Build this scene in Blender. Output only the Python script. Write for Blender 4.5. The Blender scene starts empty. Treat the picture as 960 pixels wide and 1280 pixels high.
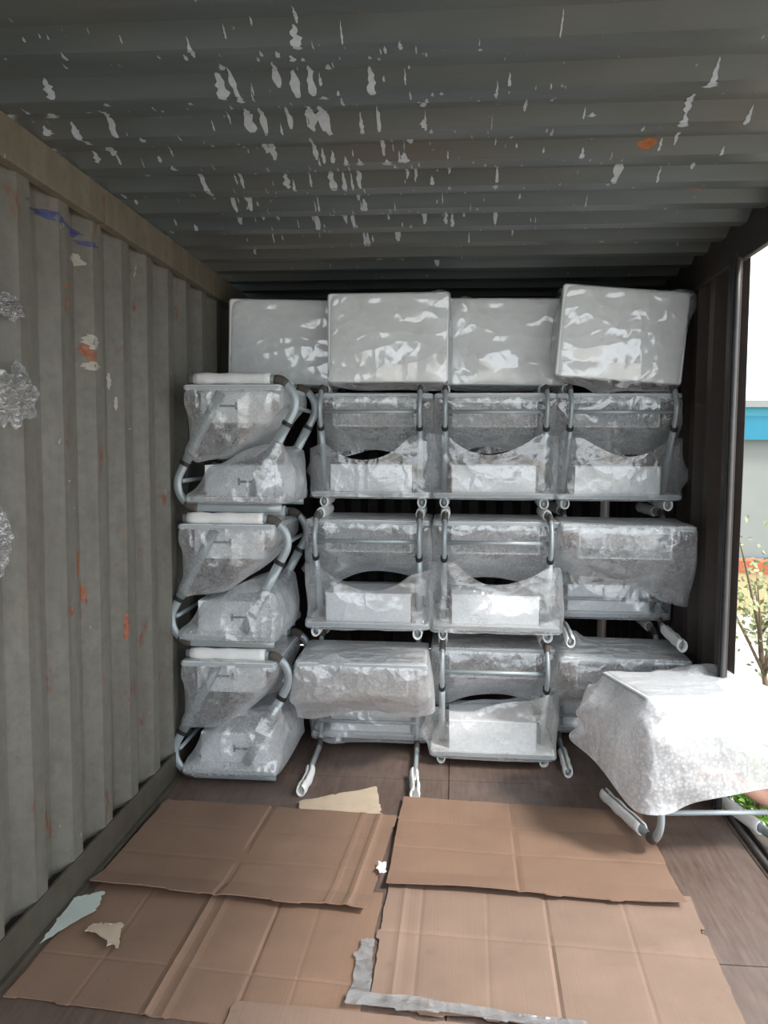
import bpy, bmesh, math, random
import numpy as np
from mathutils import Vector, Matrix, noise

random.seed(7); RNG = np.random.default_rng(7)
PI = math.pi
C = bpy.context.scene.collection
SC = bpy.context.scene

# ---------------------------------------------------------------- camera
def cam_axes(yaw, pitch, roll):
    f = Vector((-math.sin(yaw)*math.cos(pitch), math.cos(yaw)*math.cos(pitch), -math.sin(pitch)))
    r = Vector((math.cos(yaw), math.sin(yaw), 0)); u = r.cross(f)
    c, s = math.cos(roll), math.sin(roll)
    return r*c+u*s, u*c-r*s, f
cd = bpy.data.cameras.new('camera'); cam = bpy.data.objects.new('camera', cd); C.objects.link(cam)
r_, u_, f_ = cam_axes(.0852, .0755, .0059)
cam.matrix_world = Matrix(((r_.x, u_.x, -f_.x, 0), (r_.y, u_.y, -f_.y, 0), (r_.z, u_.z, -f_.z, 1.47), (0, 0, 0, 1)))
cd.sensor_fit = 'HORIZONTAL'; cd.sensor_width = 36; cd.lens = 37.5; cd.clip_start = .02
SC.camera = cam

# ---------------------------------------------------------------- sky, sun, exposure
w = bpy.data.worlds.new('sky'); SC.world = w; w.use_nodes = True
bg = w.node_tree.nodes['Background']
bg.inputs[0].default_value = (.89, .945, 1.0, 1); bg.inputs[1].default_value = 1.25
sd = bpy.data.lights.new('hazy_sun', 'SUN'); sun = bpy.data.objects.new('hazy_sun', sd); C.objects.link(sun)
sd.energy = 2.0; sd.angle = math.radians(12); sd.color = (1, .96, .9)
sun.rotation_euler = Vector((-.62, .40, -.85)).to_track_quat('-Z', 'Y').to_euler()
vs = SC.view_settings
SC.display_settings.display_device = 'sRGB'
vs.view_transform = 'Standard'; vs.look = 'None'; vs.gamma = 1; vs.use_curve_mapping = False
vs.exposure = 1.15
SC.cycles.transparent_max_bounces = 32
SC.cycles.max_bounces = 10
SC.cycles.diffuse_bounces = 5
SC.cycles.use_denoising = True
SC.cycles.sample_clamp_indirect = 6

# ---------------------------------------------------------------- materials
def srgb(r, g, b):
    f = lambda c: ((c/255+.055)/1.055)**2.4 if c > 10 else c/255/12.92
    return (f(r), f(g), f(b), 1)
class NT:
    def __init__(s, name):
        s.m = bpy.data.materials.new(name); s.m.use_nodes = True; s.t = s.m.node_tree
        s.t.nodes.clear(); s.out = s.t.nodes.new('ShaderNodeOutputMaterial')
    def n(s, typ, ins=None, **kw):
        nd = s.t.nodes.new('ShaderNode'+typ)
        for k, v in kw.items(): setattr(nd, k, v)
        for k, v in (ins or {}).items():
            if isinstance(v, bpy.types.NodeSocket): s.t.links.new(v, nd.inputs[k])
            else: nd.inputs[k].default_value = v
        return nd
    def link(s, a, b): s.t.links.new(a, b)
    def coord(s, scale=(1, 1, 1), world=False):
        c = s.n('NewGeometry').outputs['Position'] if world else s.n('TexCoord').outputs['Object']
        mp = s.n('Mapping', {'Vector': c, 'Scale': scale}); return mp.outputs[0]
    def noise(s, v, scale, detail=4, rough=.6):
        return s.n('TexNoise', {'Vector': v, 'Scale': scale, 'Detail': detail, 'Roughness': rough}).outputs[0]
    def ramp(s, f, stops):
        r = s.n('ValToRGB', {'Fac': f}); cr = r.color_ramp
        while len(cr.elements) < len(stops): cr.elements.new(.5)
        for e, (p, c) in zip(cr.elements, stops):
            e.position = p; e.color = c if len(c) == 4 else (*c, 1)
        return r.outputs[0]
    def mix(s, f, a, b, mode='MIX'):
        m = s.n('MixRGB', {'Fac': f, 'Color1': a, 'Color2': b}, blend_type=mode); return m.outputs[0]
    def bump(s, h, strength=.3, dist=.01):
        return s.n('Bump', {'Height': h, 'Strength': strength, 'Distance': dist}).outputs[0]
    def pbr(s, col, rough=.5, normal=None, **kw):
        ins = {'Base Color': col, 'Roughness': rough}
        if normal is not None: ins['Normal'] = normal
        ins.update(kw)
        p = s.n('BsdfPrincipled', ins); s.link(p.outputs[0], s.out.inputs[0]); return s.m
BK, WH = (0, 0, 0), (1, 1, 1)
def mat_simple(name, col, rough=.5, var=.08, vscale=8, bump=.0, **kw):
    t = NT(name); v = t.coord(); nz = t.noise(v, vscale)
    c = t.mix(t.ramp(nz, [(.3, BK), (.7, WH)]), tuple(x*(1-var) for x in col[:3])+(1,), tuple(min(1, x*(1+var)) for x in col[:3])+(1,))
    nm = t.bump(t.noise(v, vscale*12), bump) if bump else None
    return t.pbr(c, rough, nm, **kw)
def mat_wall(name, base, dark, rust_amt, streak=(1, 6, .5), metal=.0, rough=.55):
    t = NT(name); v = t.coord(world=True)
    vs_ = t.coord((1, 5, .45), world=True)
    st = t.ramp(t.noise(vs_, 3, 6, .65), [(.35, BK), (.68, WH)])
    c = t.mix(st, base, dark)
    big = t.ramp(t.noise(v, 1.1, 3), [(.35, BK), (.65, WH)])
    c = t.mix(t.mix(.5, BK+(1,), big), c, tuple(x*.72 for x in base[:3])+(1,))
    grime = t.ramp(t.noise(v, 22, 6, .7), [(.42, BK), (.75, WH)])
    c = t.mix(t.mix(.55, BK+(1,), grime), c, tuple(x*.6 for x in dark[:3])+(1,))
    rs = t.ramp(t.noise(t.coord((1, 2.2, .8), world=True), 5.5, 6, .68), [(rust_amt, BK), (rust_amt+.07, WH)])
    c = t.mix(rs, c, srgb(104, 62, 40))
    rs2 = t.ramp(t.noise(t.coord((1, 2.5, 1.0), world=True), 11, 5, .7), [(rust_amt+.06, BK), (rust_amt+.10, WH)])
    c = t.mix(rs2, c, srgb(150, 78, 44))
    sc = t.ramp(t.noise(t.coord((1, 3, .8), world=True), 17, 3, .5), [(.745, BK), (.76, WH)])
    c = t.mix(sc, c, srgb(150, 150, 142))
    b = t.bump(t.noise(v, 60, 4), .25, .004)
    b2 = t.n('Bump', {'Height': t.noise(v, 2.2, 3), 'Strength': .5, 'Distance': .03, 'Normal': b}).outputs[0]
    return t.pbr(c, rough, b2)
M = {}
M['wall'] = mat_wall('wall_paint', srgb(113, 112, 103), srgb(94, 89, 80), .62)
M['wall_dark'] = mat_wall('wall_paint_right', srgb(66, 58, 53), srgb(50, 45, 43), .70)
M['rail'] = mat_wall('rail_paint', srgb(122, 114, 98), srgb(100, 91, 76), .66)
M['rail_low'] = mat_wall('bottom_rail_paint', srgb(84, 80, 69), srgb(68, 62, 53), .62)
def mat_ceiling():
    t = NT('ceiling_paint'); v = t.coord(world=True)
    st = t.ramp(t.noise(t.coord((.6, 3, 1), world=True), 3, 5, .6), [(.3, BK), (.7, WH)])
    c = t.mix(st, srgb(86, 93, 94), srgb(70, 77, 78))
    # warmer brown tone in broad noise patches
    wn = t.ramp(t.noise(v, .9, 3), [(.45, BK), (.62, WH)])
    c = t.mix(t.mix(.5, BK+(1,), wn), c, srgb(92, 84, 74))
    rs = t.ramp(t.noise(t.coord((1.2, 3, 1), world=True), 3.7, 5, .6), [(.70, BK), (.75, WH)])
    c = t.mix(rs, c, srgb(134, 84, 56))
    sp = t.ramp(t.noise(t.coord((2.2, 1, 1), world=True), 24, 4, .6), [(.70, BK), (.73, WH)])
    c = t.mix(t.mix(.5, BK+(1,), sp), c, srgb(168, 172, 170))
    b = t.bump(t.noise(v, 40, 4), .2, .003)
    b2 = t.n('Bump', {'Height': t.noise(v, 1.6, 2), 'Strength': .4, 'Distance': .03, 'Normal': b}).outputs[0]
    return t.pbr(c, .42, b2)
M['ceiling'] = mat_ceiling()
M['flake'] = mat_simple('bare_primer', srgb(162, 168, 175), .6, .12, 60)
M['rust'] = mat_simple('rust_stain', srgb(150, 88, 46), .8, .35, 50)
M['orange'] = mat_simple('orange_mark', srgb(138, 84, 62), .7, .35, 60)
M['blue'] = mat_simple('blue_mark', srgb(64, 67, 106), .7, .25, 60)
M['whitemark'] = mat_simple('white_mark', srgb(156, 151, 140), .6, .15, 60)
def mat_floor():
    t = NT('plywood_floor'); v = t.coord(world=True)
    g = t.noise(t.coord((9, .9, 1), world=True), 6, 6, .6)
    c = t.ramp(g, [(.25, srgb(78, 64, 57)), (.55, srgb(102, 85, 77)), (.8, srgb(122, 103, 94))])
    d = t.ramp(t.noise(v, 3.5, 6, .65), [(.4, BK), (.7, WH)])
    c = t.mix(t.mix(.5, BK+(1,), d), c, srgb(116, 102, 92))
    sp = t.ramp(t.noise(v, 70, 3), [(.70, BK), (.74, WH)])
    c = t.mix(sp, c, srgb(150, 134, 120))
    sc = t.ramp(t.noise(t.coord((1, 14, 1), world=True), 4, 3), [(.72, BK), (.74, WH)])
    c = t.mix(t.mix(.5, BK+(1,), sc), c, srgb(140, 122, 108))
    rg = t.ramp(t.noise(v, 5, 4), [(.3, (.34,)*3), (.7, (.6,)*3)])
    return t.pbr(c, rg, t.bump(g, .2, .004))
M['floor'] = mat_floor()
def mat_card(name, col):
    t = NT(name); v = t.coord(world=True)
    n1 = t.ramp(t.noise(v, 4, 5, .6), [(.3, BK), (.7, WH)])
    c = t.mix(n1, tuple(x*.86 for x in col[:3])+(1,), tuple(x*1.1 for x in col[:3])+(1,))
    fl = t.noise(t.coord((150, 1.2, 1), world=True), 1.5, 2)
    c = t.mix(t.mix(.35, BK+(1,), t.ramp(fl, [(.3, BK), (.7, WH)])), c, tuple(x*.82 for x in col[:3])+(1,))
    s = t.ramp(t.noise(v, 14, 6, .7), [(.60, BK), (.74, WH)])
    c = t.mix(t.mix(.5, BK+(1,), s), c, tuple(x*.66 for x in col[:3])+(1,))
    b = t.bump(fl, .25, .002)
    return t.pbr(c, .78, b)
M['card'] = mat_card('cardboard', srgb(137, 110, 92))
M['card2'] = mat_card('cardboard_front', srgb(141, 118, 103))
M['kraft'] = mat_simple('pale_paper', srgb(196, 178, 156), .8, .08, 20, .2)
M['paper'] = mat_simple('pale_green_paper', srgb(190, 200, 192), .7, .05, 10)
M['top'] = mat_simple('white_laminate', srgb(240, 241, 240), .35, .03, 6)
M['band'] = mat_simple('grey_edge_band', srgb(176, 184, 188), .4, .05, 10)
M['box'] = mat_simple('white_plastic', srgb(236, 240, 243), .45, .03, 5)
M['slot'] = mat_simple('handle_slot_grey', srgb(92, 94, 96), .6)
M['tube'] = mat_simple('grey_blue_enamel', srgb(164, 174, 178), .32, .06, 12, Metallic=.25)
M['ring'] = mat_simple('black_plastic', srgb(34, 34, 34), .5)
M['glide'] = mat_simple('dark_rubber', srgb(84, 78, 72), .7)
M['foam'] = mat_simple('white_foam', srgb(240, 240, 238), .8, .04, 30, .3)
M['gasket'] = mat_simple('rubber_gasket', srgb(74, 72, 72), .45, .2, 14)
M['blackgap'] = mat_simple('black_rubber', srgb(20, 20, 20), .7)
M['steel'] = mat_simple('worn_steel_sill', srgb(104, 94, 84), .45, .3, 16, .3, Metallic=.4)
def mat_film(name, base=.15, bubble=.10, tint=(.98, .985, 1.0), rough=.19, cell=78, crease=.5, cloudy=.13, cells=((7, 13, 10), (26, 11, 18))):
    """clear polythene: see-through, milky where folded or seen edge-on, glossy creases"""
    t = NT(name); v = t.coord()
    vo = t.n('TexVoronoi', {'Vector': v, 'Scale': cell}, feature='F1', distance='EUCLIDEAN').outputs['Distance']
    dome = t.ramp(vo, [(.25, WH), (.62, BK)])
    # crumple facets: warped cells at two sizes
    wp = t.n('TexNoise', {'Vector': v, 'Scale': 7.0, 'Detail': 2, 'Roughness': .5}).outputs[1]
    wv = t.n('VectorMath', {0: wp, 1: (.09, .09, .09)}, operation='MULTIPLY').outputs[0]
    wv = t.n('VectorMath', {0: v, 1: wv}, operation='ADD').outputs[0]
    h1 = None
    for sc, rot_, ds in ((cells[0], .6, .21/cells[0][0]), (cells[1], -.9, .30/cells[1][0])):
        mp = t.n('Mapping', {'Vector': wv, 'Rotation': (rot_, rot_*.7, rot_*1.3), 'Scale': sc}).outputs[0]
        ce = t.n('TexVoronoi', {'Vector': mp, 'Scale': 1.0}, feature='F1').outputs['Distance']
        ins = {'Height': ce, 'Strength': crease, 'Distance': ds}
        if h1 is not None: ins['Normal'] = h1
        h1 = t.n('Bump', ins).outputs[0]
    h3 = t.n('Bump', {'Height': dome, 'Strength': .09 if bubble else .0, 'Distance': .003, 'Normal': h1}).outputs[0]
    lw = t.n('LayerWeight', {'Blend': .35, 'Normal': h3}).outputs['Facing']
    fac = t.n('Math', {0: lw, 1: .55}, operation='MULTIPLY').outputs[0]
    fac = t.n('Math', {0: fac, 1: base}, operation='ADD').outputs[0]
    fac = t.n('Math', {0: dome, 1: bubble, 2: fac}, operation='MULTIPLY_ADD').outputs[0]
    cloud = t.ramp(t.noise(v, 7, 3, .5), [(.35, BK), (.7, WH)])
    fac = t.n('Math', {0: cloud, 1: cloudy, 2: fac}, operation='MULTIPLY_ADD', use_clamp=True).outputs[0]
    df = t.n('BsdfDiffuse', {'Color': (*tint, 1), 'Normal': h3}).outputs[0]
    tl = t.n('BsdfTranslucent', {'Color': (*tint, 1), 'Normal': h3}).outputs[0]
    milk = t.n('MixShader', {0: .45, 1: df, 2: tl}).outputs[0]
    tr = t.n('BsdfTransparent', {'Color': (.97, .98, .985, 1)}).outputs[0]
    a = t.n('MixShader', {0: fac, 1: tr, 2: milk}).outputs[0]
    gl = t.n('BsdfGlossy', {'Color': (1, 1, 1, 1), 'Roughness': rough, 'Normal': h3}).outputs[0]
    fr = t.n('Fresnel', {'IOR': 1.9, 'Normal': h3}).outputs[0]
    fr = t.n('Math', {0: fr, 1: 1.3}, operation='MULTIPLY', use_clamp=True).outputs[0]
    fr = t.n('Math', {0: fr, 1: .38}, operation='MINIMUM').outputs[0]
    b = t.n('MixShader', {0: fr, 1: a, 2: gl}).outputs[0]
    t.link(b, t.out.inputs[0]); return t.m
M['wrap'] = mat_film('bubble_wrap_film')
M['wrap_clear'] = mat_film('bubble_wrap_clear', .10, .06, crease=.42, cloudy=.06)
M['wrap_milky'] = mat_film('bubble_wrap_milky', .42, .12, crease=.5)
M['wrap_thick'] = mat_film('bubble_wrap_heavy', .46, .26, (.84, .85, .88), .35, crease=.42)
M['sheet'] = mat_film('clear_plastic_bag', .08, 0, (.95, .96, .98), .13, 40, .34, .12, ((4, 10, 5), (16, 8, 13)))
M['scrapfilm'] = mat_film('crumpled_film', .16, 0, (.62, .62, .63), .14, 40, .6)
M['ground'] = mat_simple('pale_concrete', srgb(170, 164, 152), .8, .1, 3, .2)
M['cream'] = mat_simple('cream_render', srgb(196, 178, 134), .8, .06, 3)
M['terracotta'] = mat_simple('orange_coping', srgb(176, 96, 62), .8, .1, 9)
M['teal'] = mat_simple('teal_paint', srgb(28, 118, 142), .6, .04, 3)
M['teal_l'] = mat_simple('light_teal_paint', srgb(62, 146, 164), .6, .04, 3)
M['bwall'] = mat_simple('building_render', srgb(132, 136, 132), .8, .05, 2)
M['bbase'] = mat_simple('blue_grey_plinth', srgb(100, 118, 134), .8, .05, 2)
M['leaf'] = mat_simple('leaf_green', srgb(140, 150, 108), .55, .5, 4)
M['leaf_b'] = mat_simple('bush_leaf_green', srgb(96, 140, 44), .5, .5, 6)
M['bark'] = mat_simple('bark', srgb(128, 112, 92), .9, .2, 20)
M['pot'] = mat_simple('pale_pot', srgb(190, 176, 166), .8, .05, 6)
M['brick'] = mat_simple('red_brick', srgb(150, 62, 50), .8, .1, 20)
M['skin'] = mat_simple('skin', srgb(196, 150, 130), .5, .06, 20)
M['shirt'] = mat_simple('light_grey_cotton', srgb(176, 178, 180), .9, .06, 20, .2)
M['trousers'] = mat_simple('black_cotton', srgb(26, 26, 28), .9)
M['hair'] = mat_simple('black_hair', srgb(20, 17, 15), .6)
M['glove'] = mat_simple('white_glove', srgb(226, 226, 224), .85)
M['eye'] = mat_simple('eye_dark', srgb(30, 22, 18), .3)
M['shoe'] = mat_simple('dark_shoe', srgb(40, 38, 38), .6)

# ---------------------------------------------------------------- mesh helpers
def link(name, me, m=None, parent=None, smooth=False):
    o = bpy.data.objects.new(name, me); C.objects.link(o)
    if m is not None and not me.materials: me.materials.append(m)
    if parent is not None: o.parent = parent
    if smooth: me.polygons.foreach_set('use_smooth', [True]*len(me.polygons))
    return o
def from_bm(bm, name):
    bmesh.ops.recalc_face_normals(bm, faces=bm.faces)
    me = bpy.data.meshes.new(name); bm.to_mesh(me); bm.free(); return me
def add_box(bm, lo, hi, bev=0, rot=None, org=None):
    vs_ = [bm.verts.new((x, y, z)) for x in (lo[0], hi[0]) for y in (lo[1], hi[1]) for z in (lo[2], hi[2])]
    fs = [bm.faces.new([vs_[i] for i in q]) for q in ((0, 1, 3, 2), (4, 6, 7, 5), (0, 4, 5, 1), (2, 3, 7, 6), (0, 2, 6, 4), (1, 5, 7, 3))]
    if rot: bmesh.ops.rotate(bm, verts=vs_, cent=org or (0, 0, 0), matrix=rot)
    if bev:
        es = list({e for f in fs for e in f.edges})
        bmesh.ops.bevel(bm, geom=es, offset=bev, segments=2, affect='EDGES', profile=.6)
def box_me(name, lo, hi, bev=0, rot=None, org=None):
    bm = bmesh.new(); add_box(bm, lo, hi, bev, rot, org); return from_bm(bm, name)
def tag(o, label=None, cat=None, group=None, kind=None):
    if label: o['label'] = label
    if cat: o['category'] = cat
    if group: o['group'] = group
    if kind: o['kind'] = kind
    return o
def empty(name, loc=(0, 0, 0), rot=None):
    o = bpy.data.objects.new(name, None); C.objects.link(o); o.empty_display_size = .1
    o.location = loc
    if rot is not None: o.rotation_euler = rot
    return o
def struct(o): o['kind'] = 'structure'; return o
def add_sweep(bm, pts, rx, ry, n=12, cap=True, side=Vector((1, 0, 0)), arc=None):
    """oval tube along pts; side = direction of the rx half axis; arc=(a0,a1) leaves it open (C section)"""
    pts = [Vector(p) for p in pts]; rings = []
    for i, p in enumerate(pts):
        d = (pts[min(i+1, len(pts)-1)]-pts[max(i-1, 0)]).normalized()
        s = (side-d*side.dot(d)).normalized(); t = d.cross(s)
        a = rx[i] if hasattr(rx, '__len__') else rx; b = ry[i] if hasattr(ry, '__len__') else ry
        if arc: an = [arc[0]+(arc[1]-arc[0])*k/(n-1) for k in range(n)]
        else: an = [2*PI*k/n for k in range(n)]
        rings.append([bm.verts.new(p+s*math.cos(x)*a+t*math.sin(x)*b) for x in an])
    m = n if not arc else n-1
    for r0, r1 in zip(rings, rings[1:]):
        for k in range(m): bm.faces.new((r0[k], r0[(k+1) % n], r1[(k+1) % n], r1[k]))
    if cap and not arc: bm.faces.new(rings[0]); bm.faces.new(rings[-1][::-1])
    return rings
def grid_me(name, P):
    """P: (nu,nv,3) array -> mesh"""
    nu, nv = P.shape[:2]; me = bpy.data.meshes.new(name)
    idx = np.arange(nu*nv).reshape(nu, nv)
    q = np.stack([idx[:-1, :-1], idx[1:, :-1], idx[1:, 1:], idx[:-1, 1:]], -1).reshape(-1, 4)
    me.from_pydata(P.reshape(-1, 3).tolist(), [], q.tolist()); return me
def vnoise(x, y, z=0.): return noise.noise(Vector((x, y, z)))

# ---------------------------------------------------------------- container shell
XL, XR, ZC, YE, Y0 = -1.222, 1.118, 2.36, 5.90, .0
PITCH = .237
def trap(s):           # 0 on the inner flat, 1 in the recess
    s = s % 1.0
    return 0 if s < .28 else (s-.28)/.22 if s < .5 else 1 if s < .78 else 1-(s-.78)/.22
def corr_points(a, b, pitch, phase):
    ks = sorted({round(k*pitch+phase+o*pitch, 6) for k in range(int((a-phase)/pitch)-2, int((b-phase)/pitch)+3) for o in (0, .28, .5, .78)} | {a, b})
    return [k for k in ks if a <= k <= b]
PH_W = 2.11-.64*PITCH           # middle of a recess at Y = 2.11
def wall_x(y): return trap((y-PH_W)/PITCH)*.045
def corr_wall(name, x, sgn, ya, yb, m, za=.0, zb=2.36):
    ys = corr_points(ya, yb, PITCH, PH_W); zs = np.linspace(za, zb, 14)
    P = np.array([[(x+sgn*(wall_x(y)+.003*vnoise(y*2, z*1.3, 3)), y, z) for z in zs] for y in ys])
    o = struct(link(name, grid_me(name, P), m))
    md = o.modifiers.new('thickness', 'SOLIDIFY'); md.thickness = .003; md.offset = 0
    return o
wl = corr_wall('wall_left', XL, -1, Y0, YE, M['wall'])
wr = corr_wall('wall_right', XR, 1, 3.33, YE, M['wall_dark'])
# end wall, corrugated too
xs = corr_points(XL-.05, XR+.05, .25, 0.)
P = np.array([[(x, YE+trap(x/.25)*.04, z) for z in np.linspace(0, 2.36, 6)] for x in xs])
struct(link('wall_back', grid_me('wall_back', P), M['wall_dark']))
# floor: steel pan with plywood sheets on it
fl = struct(link('floor', box_me('floor', (XL-.04, Y0, -.10), (XR+.0, YE, -.028)), M['steel']))
ys = [Y0, 1.06, 2.28, 3.50, 4.72, YE]
for i in range(5):
    for j, (xa, xb) in enumerate(((XL-.035, -.002), (.002, XR-.01))):
        link('plywood_panel', box_me('plywood_panel', (xa, ys[i]+.002, -.028), (xb, ys[i+1]-.002, RNG.uniform(-.0012, 0))), M['floor'], fl)
# ceiling: welded corrugated roof panels
cl = struct(empty('ceiling'))
PC = .24
def ceil_z(y): return ZC+.034*trap((y-2.55)/PC+.1)
for a, b in ((Y0, .15), (.15, 1.35), (1.35, 2.55), (2.55, 3.75), (3.75, 4.95), (4.95, YE)):
    yy = [k for k in corr_points(a, b, PC, 2.55-.1*PC-PC*12)]
    yy = sorted(set(yy+[a+.006, a+.003, b-.003]))
    P = np.array([[(x, y, ceil_z(y)+.004*vnoise(x*1.3, y*.9, 1)) for x in np.linspace(XL-.03, XR+.03, 20)] for y in yy if a <= y <= b])
    o = link('roof_panel', grid_me('roof_panel', P), M['ceiling'], cl)
    md = o.modifiers.new('thickness', 'SOLIDIFY'); md.thickness = .004; md.offset = 1 if False else 0
link('light_blocker', box_me('light_blocker', (XL-.07, Y0, ZC+.05), (XR+.08, YE+.1, ZC+.06)), M['rail'], cl)  # added slab over the panels to stop sky light at their seams
# flakes of bare metal and rust where the paint has come off
def patch_mesh(name, items, fn, jag=.35, tri=True, seed=1):
    rg = random.Random(seed); V = []; F = []
    for (a, b, wa, wb) in items:
        n = 9; m = 5; base = len(V)
        top = rg.random()*.3+.1; bot = .8+rg.random()*.4
        for i in range(n+1):
            t = i/n; hw = (top+(bot-top)*t) if tri else 1
            hw *= math.sin(PI*min(1, max(0, t*.93+.05)))**.5
            l = -.5*hw*(1+rg.uniform(-jag, jag)); r = .5*hw*(1+rg.uniform(-jag, jag)); sk = rg.uniform(-.08, .08)
            for j in range(m+1):
                V.append(fn(a+wa*(l+(r-l)*j/m+sk), b+wb*(.5-t)*1.0))
        for i in range(n):
            for j in range(m):
                q = base+i*(m+1)+j; F.append((q, q+1, q+m+2, q+m+1))
    me = bpy.data.meshes.new(name); me.from_pydata(V, [], F); return me
FLK = [(-0.593,1.81,0.012,0.059),(-0.614,1.838,0.009,0.029),(-0.566,1.959,0.015,0.033),(-0.585,2.022,0.028,0.074),(-0.553,2.002,0.016,0.085),(-0.547,2.057,0.016,0.045),(-0.344,1.737,0.008,0.054),(-0.352,1.793,0.023,0.054),(-0.373,1.863,0.016,0.037),(-0.35,1.876,0.011,0.037),(-0.439,1.832,0.009,0.028),(-0.403,1.839,0.011,0.028),(-0.386,1.892,0.018,0.023),(-0.441,1.985,0.016,0.084),(-0.439,1.927,0.008,0.031),(-0.399,2.022,0.022,0.074),(-0.358,2.008,0.022,0.085),(-0.31,1.977,0.015,0.025),(-0.334,2.063,0.024,0.018),(-0.206,1.928,0.007,0.039),(-0.21,2.019,0.018,0.077),(-0.198,1.868,0.009,0.015),(-0.161,1.835,0.007,0.035),(-0.126,1.82,0.01,0.034),(-0.573,2.235,0.031,0.086),(-0.533,2.238,0.02,0.107),(-0.558,2.464,0.017,0.091),(-0.578,2.456,0.019,0.065),(-0.46,2.227,0.013,0.09),(-0.398,2.231,0.026,0.095),(-0.368,2.233,0.026,0.095),(-0.355,2.261,0.018,0.082),(-0.262,2.268,0.011,0.065),(-0.215,2.244,0.013,0.09),(-0.429,2.473,0.015,0.079),(-0.407,2.501,0.01,0.047),(-0.378,2.504,0.012,0.04),(-0.341,2.526,0.015,0.041),(-0.297,2.53,0.02,0.034),(-0.221,2.461,0.012,0.09),(-0.213,2.535,0.039,0.034),(-0.138,2.423,0.019,0.099),(-0.158,2.519,0.024,0.04),(-0.089,2.176,0.019,0.084),(-0.097,2.117,0.01,0.028),(-0.071,2.298,0.009,0.028),(-0.09,2.269,0.018,0.022),(-0.902,2.069,0.017,0.019),(-0.963,2.175,0.022,0.087),(-0.967,2.246,0.023,0.077),(-1.007,2.188,0.018,0.016),(-1.03,2.013,0.028,0.053),(-1.12,2.207,0.04,0.032),(-1.131,2.142,0.017,0.1),(-1.164,2.261,0.032,0.028),(-1.062,2.429,0.022,0.116),(-1.054,2.498,0.01,0.034),(-1.067,2.315,0.019,0.029),(-0.899,2.303,0.018,0.035),(-0.87,2.14,0.006,0.015),(-0.891,2.538,0.018,0.035),(-0.921,2.5,0.013,0.02),(-0.736,2.413,0.01,0.088),(-0.811,2.376,0.009,0.049),(-0.855,2.709,0.019,0.136),(-0.848,2.776,0.017,0.067),(-0.883,2.918,0.015,0.074),(-0.721,2.701,0.013,0.111),(-0.758,2.926,0.023,0.149),(-0.815,2.941,0.018,0.132),(-0.856,3.166,0.022,0.109),(-0.759,3.15,0.013,0.108),(-0.415,2.73,0.024,0.104),(-0.375,2.741,0.013,0.097),(-0.323,2.712,0.016,0.11),(-0.349,2.743,0.008,0.081),(-0.351,2.897,0.02,0.144),(-0.569,2.728,0.019,0.064),(-0.547,2.754,0.011,0.049),(-0.488,2.717,0.008,0.079),(-0.503,2.981,0.009,0.077),(-0.547,3.186,0.022,0.154),(-0.43,3.139,0.015,0.17),(-0.403,3.173,0.016,0.152),(-0.333,2.992,0.018,0.058),(-0.777,3.41,0.01,0.127),(-0.73,3.618,0.022,0.114),(-0.385,3.435,0.01,0.179),(-0.371,3.462,0.017,0.117),(-0.242,3.418,0.02,0.113),(-0.162,2.677,0.013,0.122),(-0.134,2.702,0.01,0.093),(-0.198,2.907,0.011,0.09),(-0.141,3.105,0.015,0.144),(-0.122,3.169,0.015,0.129),(-0.08,2.745,0.013,0.032),(-0.024,2.671,0.013,0.106),(-0.022,2.789,0.013,0.033),(-0.08,2.366,0.009,0.03),(0.097,2.063,0.01,0.071),(0.126,2.026,0.008,0.03),(0.159,2.437,0.009,0.037),(0.133,2.72,0.008,0.187),(0.131,2.783,0.021,0.025),(0.154,3.177,0.015,0.15),(0.099,3.342,0.013,0.107),(-0.039,3.197,0.016,0.076),(-0.014,3.22,0.012,0.066),(0.376,2.516,0.012,0.04),(0.521,2.708,0.026,0.122),(0.501,2.776,0.013,0.024),(0.61,2.057,0.027,0.043),(0.609,2.024,0.015,0.058),(0.606,2.225,0.019,0.071),(0.609,2.287,0.026,0.054),(0.638,2.446,0.009,0.099),(0.784,2.518,0.009,0.033),(0.753,2.687,0.018,0.075),(0.774,2.278,0.013,0.063),(0.732,2.117,0.01,0.018),(0.514,3.345,0.013,0.118),(0.654,3.354,0.013,0.142),(0.762,3.572,0.02,0.107),(0.613,3.511,0.027,0.026),(0.361,2.259,0.017,0.011),(0.598,2.493,0.009,0.038),(-0.087,3.887,0.023,0.13),(-0.35,3.76,0.018,0.031),(-0.243,3.767,0.022,0.031),(-0.904,1.773,0.005,0.01),(-1.029,1.818,0.007,0.011),(-1.163,2.798,0.014,0.052),(-1.037,2.664,0.021,0.078),(-1.125,2.386,0.039,0.05),(-1.122,2.487,0.02,0.041),(-1.08,2.267,0.023,0.056),(-0.682,2.075,0.016,0.014),(-0.386,2.631,0.01,0.03),(-1.183,2.956,0.012,0.029),(-1.156,3.262,0.016,0.035),(-1.046,3.234,0.016,0.034),(-0.917,3.68,0.018,0.045),(-1.03,3.643,0.018,0.044),(-1.301,4.077,0.016,0.055),(-1.013,1.906,0.019,0.02),(-0.961,1.776,0.005,0.01),(0.049,1.85,0.009,0.011),(-0.039,2.062,0.008,0.018),(0.054,2.114,0.01,0.019),(0.248,2.2,0.008,0.015),(-0.092,1.84,0.005,0.035)]
o = link('bare_paint_patches', patch_mesh('bare_paint_patches', [(a, b, c*1.35, -d) for a, b, c, d in FLK], lambda x, y: (x, y, ceil_z(y)-.0035+.004*vnoise(x*1.3, y*.9, 1)), .5), M['flake'], cl)
tag(o, 'pale flakes where the grey paint has come off', kind='stuff')
rg = random.Random(3)
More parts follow.
